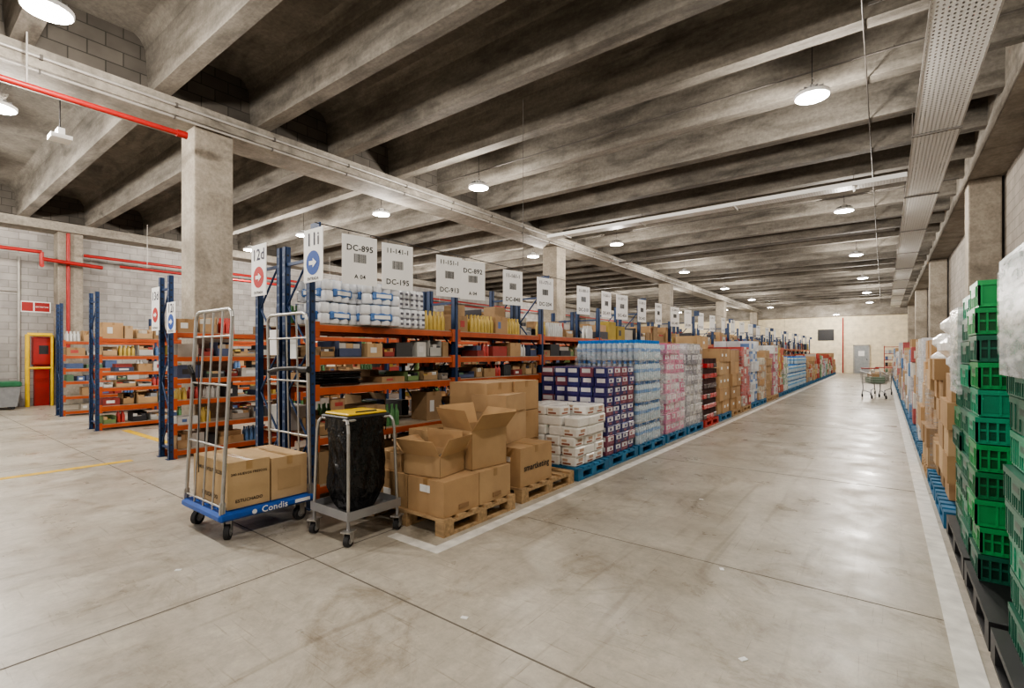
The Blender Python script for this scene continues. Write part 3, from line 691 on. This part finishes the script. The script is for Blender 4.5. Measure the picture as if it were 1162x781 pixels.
for l in range(NL+1):
    t=l/NL; z=H0+(zt-.002-H0)*t
    base=.66+.40*min(1,t/.25)**.7
    for k in range(n):
        a=2*math.pi*k/n; e=.62
        cx,sx_=math.cos(a),math.sin(a)
        ux=math.copysign(abs(cx)**e,cx); uy=math.copysign(abs(sx_)**e,sx_)
        n1=noise.noise(Vector((cx*1.7,sx_*1.7,t*2.2)))
        n2=1-abs(noise.noise(Vector((cx*4+t*1.5,sx_*4,t*2.6+5))))*2
        n3=1-abs(noise.noise(Vector((cx*9,sx_*9+t*2,t*7+9))))*2
        w=1+.12*n1*(1-.5*t)+.045*n2+.028*n3-.04
        if t>.84 : w=w*.4+.60+.03*math.sin(a*14)
        lev.append(((a0+a1)/2+ux*.180*base*w,(c0+c1)/2+uy*.188*base*w,z))
b.add(lev,[(l*n+k,l*n+(k+1)%n,(l+1)*n+(k+1)%n,(l+1)*n+k) for l in range(NL) for k in range(n)]+[tuple(range(n-1,-1,-1))],M_bag,smooth=True)
sk=[]
for l in range(8):
    t=l/7
    for k in range(n):
        a=2*math.pi*k/n; e=.5
        cx,sx_=math.cos(a),math.sin(a)
        ux=math.copysign(abs(cx)**e,cx); uy=math.copysign(abs(sx_)**e,sx_)
        w=1+(.05*noise.noise(Vector((cx*5,sx_*5,t)))+.03*noise.noise(Vector((cx*13,sx_*13,t*2))))*t-.02*t
        sk.append(((a0+a1)/2+ux*.200*w,(c0+c1)/2+uy*.220*w,zt+.012-(.11+.10*noise.noise(Vector((cx*1.5+3,sx_*1.5,0)))+.03*noise.noise(Vector((cx*6,sx_*6,4))))*t))
b.add(sk,[(l*n+k,(l+1)*n+k,(l+1)*n+(k+1)%n,l*n+(k+1)%n) for l in range(7) for k in range(n)],M_bag,smooth=True)
b.done(root)
# ------------------------------------------------------------------ green crates
def crates(name,x0,x1,y0,y1,z0,n,h,cols,film_=None,fm=None):
    b=MB(name)
    for k in range(n):
        col=cols[k%len(cols)]; fcol=R.uniform(.75,1.15); col=tuple(q*fcol for q in col)
        z=z0+k*h; M=T(R.uniform(-.014,.014),R.uniform(-.01,.01),z)
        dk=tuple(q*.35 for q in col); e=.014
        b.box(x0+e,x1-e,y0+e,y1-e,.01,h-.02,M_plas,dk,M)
        b.box(x0,x1,y0,y1,h-.035,h-.006,M_plas,col,M); b.box(x0+.006,x1-.006,y0+.006,y1-.006,0,.022,M_plas,col,M)
        b.box(x0+.008,x1-.008,y0+.008,y1-.008,h*.45,h*.53,M_plas,col,M)
        solid=k%4==2
        for (p,q,ax) in((x0,x1,0),(y0,y1,1)):
            m=max(5,int((q-p)/(.045 if not solid else .09)))
            for i in range(m+1):
                c=p+.012+(q-p-.024)*i/m; w=.005 if i%3 else .010
                if ax==0:
                    b.box(c-w,c+w,y0+.002,y0+e,.01,h-.03,M_plas,col,M); b.box(c-w,c+w,y1-e,y1-.002,.01,h-.03,M_plas,col,M)
                else:
                    b.box(x0+.002,x0+e,c-w,c+w,.01,h-.03,M_plas,col,M); b.box(x1-e,x1-.002,c-w,c+w,.01,h-.03,M_plas,col,M)
        if solid: b.box(x0+.006,x1-.006,y0+.006,y1-.006,.02,h-.03,M_plas,tuple(q*.8 for q in col),M)
        xm=(x0+x1)/2; ym=(y0+y1)/2
        b.box(xm-.09,xm+.09,y0-.001,y0+.012,h*.42,h*.8,M_plas,col,M); b.box(xm-.06,xm+.06,y0-.002,y0+.01,h*.55,h*.72,M_plas,dk,M)
        b.box(x0-.001,x0+.012,ym-.09,ym+.09,h*.42,h*.8,M_plas,col,M); b.box(x0-.002,x0+.01,ym-.06,ym+.06,h*.55,h*.72,M_plas,dk,M)
        if k%2: b.box(xm+.13,xm+.17,y0-.0005,y0+.01,h*.45,h*.7,M_paper,M=M)
    if film_: b.film(x0,x1,y0,y1,film_[0],film_[1],.022,fm); b.film(x0,x1,y0,y1,film_[0]+.1,film_[1]-.05,.028)
    return b.done()
G1=(.03,.33,.10); G2=(.018,.13,.08); G3=(.02,.22,.08); G4=(.025,.27,.15)
def blackpallet(y0,y1):
    b=MB('black_plastic_pallet'); a,c=.42,1.02
    b.box(a,c,y0,y1,.12,.15,M_black)
    for x in(a,a+.25,c-.1):
        for y in(y0,(y0+y1)/2-.06,y1-.12): b.box(x,x+.1,y,y+.12,.02,.12,M_black)
        b.box(x,x+.1,y0,y1,0,.02,M_black)
    b.done()
blackpallet(3.42,4.35); blackpallet(2.0,3.36); blackpallet(4.4,5.5)
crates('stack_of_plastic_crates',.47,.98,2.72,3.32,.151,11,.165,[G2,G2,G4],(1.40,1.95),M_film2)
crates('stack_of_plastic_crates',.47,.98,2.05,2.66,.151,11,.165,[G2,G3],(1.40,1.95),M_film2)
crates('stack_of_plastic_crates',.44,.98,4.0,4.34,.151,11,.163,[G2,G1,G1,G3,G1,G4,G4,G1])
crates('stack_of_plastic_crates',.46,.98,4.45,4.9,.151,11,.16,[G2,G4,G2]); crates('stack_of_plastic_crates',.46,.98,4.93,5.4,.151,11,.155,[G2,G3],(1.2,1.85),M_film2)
xr0,xr1=.46,1.02
def RP(y0,y1,m=M_bwood): pallet('blue_pallet' if m is M_bwood else 'wooden_pallet',xr0-.05,xr1,y0,y1,m)
RP(5.6,6.5); stack('stack_of_cartons',xr0,xr1,5.62,6.4,PB,1.32,2,2,5,'carton',brown,.03)
RP(6.6,7.6); stack('stack_of_cartons',xr0,xr1,6.62,7.5,PB,1.45,2,3,6,'carton',brown,.03)
RP(7.7,8.7,M_wood); stack('stack_of_cartons',xr0,xr1,7.72,8.6,PB,1.3,2,2,5,'carton',brown,.03,True)
RP(8.8,9.8); stack('stack_of_cartons',xr0,xr1,8.82,9.7,PB,1.7,2,2,5,'carton',brown,.03)
b=MB('wrapped_white_sacks')
for (y,z,rz) in((6.82,1.46,.1),(7.25,1.46,-.2),(7.95,1.31,.2),(8.35,1.31,0)): b.rbox(-.25,.25,-.21,.21,0,.24,.08,M_shiny,(.8,.8,.78),T(.74,y,z,rz))
for (y,z) in((7.0,1.705),(8.15,1.555)): b.rbox(-.22,.22,-.18,.18,0,.2,.07,M_shiny,(.78,.78,.76),T(.72,y,z,.1))
b.done()
b=MB('wrapped_white_sacks')
for (y,z,rz) in((5.82,1.325,.1),(6.2,1.325,-.2),(6.0,1.53,.1)): b.rbox(-.24,.24,-.18,.18,0,.21,.08,M_shiny,(.78,.79,.80),T(.72,y,z,rz))
b.done()
y=9.95
wp=[[(.62,.62,.62),(.55,.55,.57),(.6,.58,.54)],brown,[(.62,.6,.55),(.4,.1,.1)],[(.62,.62,.64),(.12,.25,.45)],brown]
i=0
while y<40:
    RP(y,y+.95); stack('stack_of_boxed_groceries',xr0,xr1,y+.02,y+.93,PB,R.uniform(1.3,1.9),2,3,5,'mixed' if i%5 not in(1,4) else 'carton',wp[i%5],.025,i%3==0); y+=1.12 if y<22 else 1.8; i+=1
# ------------------------------------------------------------------ shopping carts
def cart(x,y,rz):
    b=MB('shopping_cart'); M=T(x,y,0,rz)
    def pt(u,v,w):
        wd=.2+.08*u; return (v*(wd+.03*w),-.45+.85*u-.05*w*(1-u),.5+w*(.32+.1*u))
    for u in [i/8 for i in range(9)]:
        b.path([pt(u,-1,1),pt(u,-1,0),pt(u,1,0),pt(u,1,1)],.006,M_zinc,M=M,seg=5)
    for w in(0,.25,.5,.75,1):
        for s in(-1,1): b.tube(pt(0,s,w),pt(1,s,w),.006 if w<1 else .012,M_zinc,M=M,seg=5)
        b.tube(pt(0,-1,w),pt(0,1,w),.006,M_zinc,M=M,seg=5); b.tube(pt(1,-1,w),pt(1,1,w),.006,M_zinc,M=M,seg=5)
    for v in(-.5,0,.5): b.tube(pt(0,v,0),pt(1,v,0),.005,M_zinc,M=M,seg=5)
    for s in(-1,1):
        b.path([(s*.27,.5,1.0),(s*.27,.38,.85),(s*.25,.3,.3),(s*.25,.4,.12)],.016,M_grey,M=M); b.path([(s*.25,.35,.25),(s*.2,-.35,.2),(s*.2,-.4,.12)],.016,M_grey,M=M)
        b.tube((s*.25-.012,.4,.06),(s*.25+.012,.4,.06),.06,M_rub,M=M,seg=12); b.tube((s*.2-.012,-.4,.06),(s*.2+.012,-.4,.06),.06,M_rub,M=M,seg=12)
    b.tube((-.27,.5,1.0),(.27,.5,1.0),.02,M_red,M=M); b.box(-.2,.2,-.3,.25,.53,.72,M_goods,(.2,.28,.2),M); b.box(-.15,.1,-.1,.25,.72,.85,M_goods,(.45,.28,.14),M)
    b.done()
cart(-.25,20.8,.3); cart(-.1,22.4,-.2)
# ------------------------------------------------------------------ back wall things
b=MB('door_1'); b.box(-1.85,-.95,46.94,46.99,0,2.15,M_door); b.box(-1.93,-1.85,46.9,46.99,0,2.23,M_galv); b.box(-.95,-.87,46.9,46.99,0,2.23,M_galv); b.box(-1.93,-.87,46.9,46.99,2.15,2.23,M_galv); b.tube((-1.05,46.9,1.05),(-1.05,46.9,1.15),.02,M_black); b.box(-1.6,-1.2,46.93,46.945,1.35,1.75,M_paper); b.done()
b=MB('wall_notice_board'); b.box(-4.3,-3.2,46.95,46.995,2.6,3.5,M_black); b.done()
b=MB('fire_water_pipe'); b.tube((-2.6,46.9,0),(-2.6,46.9,4.4),.04,M_red); b.done()
b=MB('red_display_shelf')
for x in(.0,.85):
    for y in(44.4,44.9): b.box(x,x+.05,y,y+.05,0,2.1,M_red)
for z in(.15,.6,1.05,1.5,2.0):
    b.box(0,.9,44.4,44.95,z,z+.04,M_red)
    if z<2:
        for q in range(4): b.box(.07+q*.2,.24+q*.2,44.45,44.85,z+.04,z+.3,M_goods,R.choice(palette))
b.done()
# ------------------------------------------------------------------ left wall things
X=XL
b=MB('fire_hose_cabinet')
b.box(X+.01,X+.28,2.86,3.30,1.2,2.0,M_red); b.box(X+.28,X+.286,2.9,3.26,1.24,1.96,M_red); b.box(X+.286,X+.29,2.98,3.18,1.5,1.75,M_black); b.box(X+.01,X+.18,2.9,3.22,.0,1.2,M_red); b.done()
b=MB('yellow_protection_barrier')
b.path([(X+.42,2.72,0),(X+.42,2.72,2.06),(X+.42,3.24,2.06)],.05,M_yel); b.path([(X+.42,3.24,2.06),(X+.42,3.24,0)],.035,M_yel); b.tube((X+.42,2.72,1.1),(X+.42,3.24,1.1),.035,M_yel)
b.done()
b=MB('extinguisher_sign'); M=PX(X+.015,2.95,2.88); b.plate(.66,.32,M,M_paper); b.plate(.24,.26,M@TR(-.17,0,.004),M_red); b.plate(.32,.26,M@TR(.14,0,.004),M_red); b.text('EXTINTOR',.055,M@TR(.14,0,.0085),M_paper); b.done()
b=MB('waste_container')
M=T(X+.75,2.05,0)
b.add([(-.35,-.42,.08),(.35,-.42,.08),(.35,.38,.08),(-.35,.38,.08),(-.42,-.5,.62),(.42,-.5,.62),(.42,.44,.62),(-.42,.44,.62)],[(0,3,2,1),(4,5,6,7),(0,1,5,4),(1,2,6,5),(2,3,7,6),(3,0,4,7)],M_plas,(.28,.29,.3),M)
b.rbox(-.45,.45,-.53,.46,.62,.76,.03,M_plas,(.03,.15,.07),M)
for x in(-.3,.3):
    for y in(-.34,.3): b.tube((x-.02,y,.05),(x+.02,y,.05),.05,M_rub,M=M)
b.done()
b=MB('wall_conduit'); b.tube((X+.04,2.6,.1),(X+.04,2.6,4.3),.035,M_galv); b.tube((X+.04,2.6,3.3),(X+.04,-2,3.3),.02,M_galv); b.done()
b=MB('wifi_access_point'); b.tube((-9.75,1.72,6.15),(-9.75,1.72,4.76),.008,M_black,seg=6); b.box(-9.88,-9.62,1.6,1.84,4.68,4.74,M_paper); b.box(-9.85,-9.65,1.68,1.76,4.74,4.84,M_paper); b.done()
b=MB('security_camera'); b.tube((-2.43,4.1,ZR),(-2.43,4.1,ZR-.12),.02,M_cable); b.box(-2.56,-2.3,4.06,4.12,ZR-.03,ZR,M_cable); b.lathe((-2.43,4.1,ZR-.2),[(.025,0),(.05,.02),(.055,.05),(.04,.09)],M_cable); b.done()
# ------------------------------------------------------------------ world + camera
w=bpy.data.worlds.new('w'); bpy.context.scene.world=w; w.use_nodes=True
w.node_tree.nodes['Background'].inputs[0].default_value=(1,.96,.91,1); w.node_tree.nodes['Background'].inputs[1].default_value=.5
cam=bpy.data.cameras.new('cam'); co=bpy.data.objects.new('camera',cam); C.objects.link(co)
cam.sensor_width=36; cam.lens=555*36/1162; cam.shift_y=11.5/1162; cam.clip_start=.05; cam.clip_end=200
co.location=(0,0,1.5); co.rotation_euler=(math.radians(90),0,math.radians(37.25))
bpy.context.scene.camera=co
vs=bpy.context.scene.view_settings; vs.view_transform='AgX'; vs.look='AgX - Medium High Contrast'; vs.exposure=0
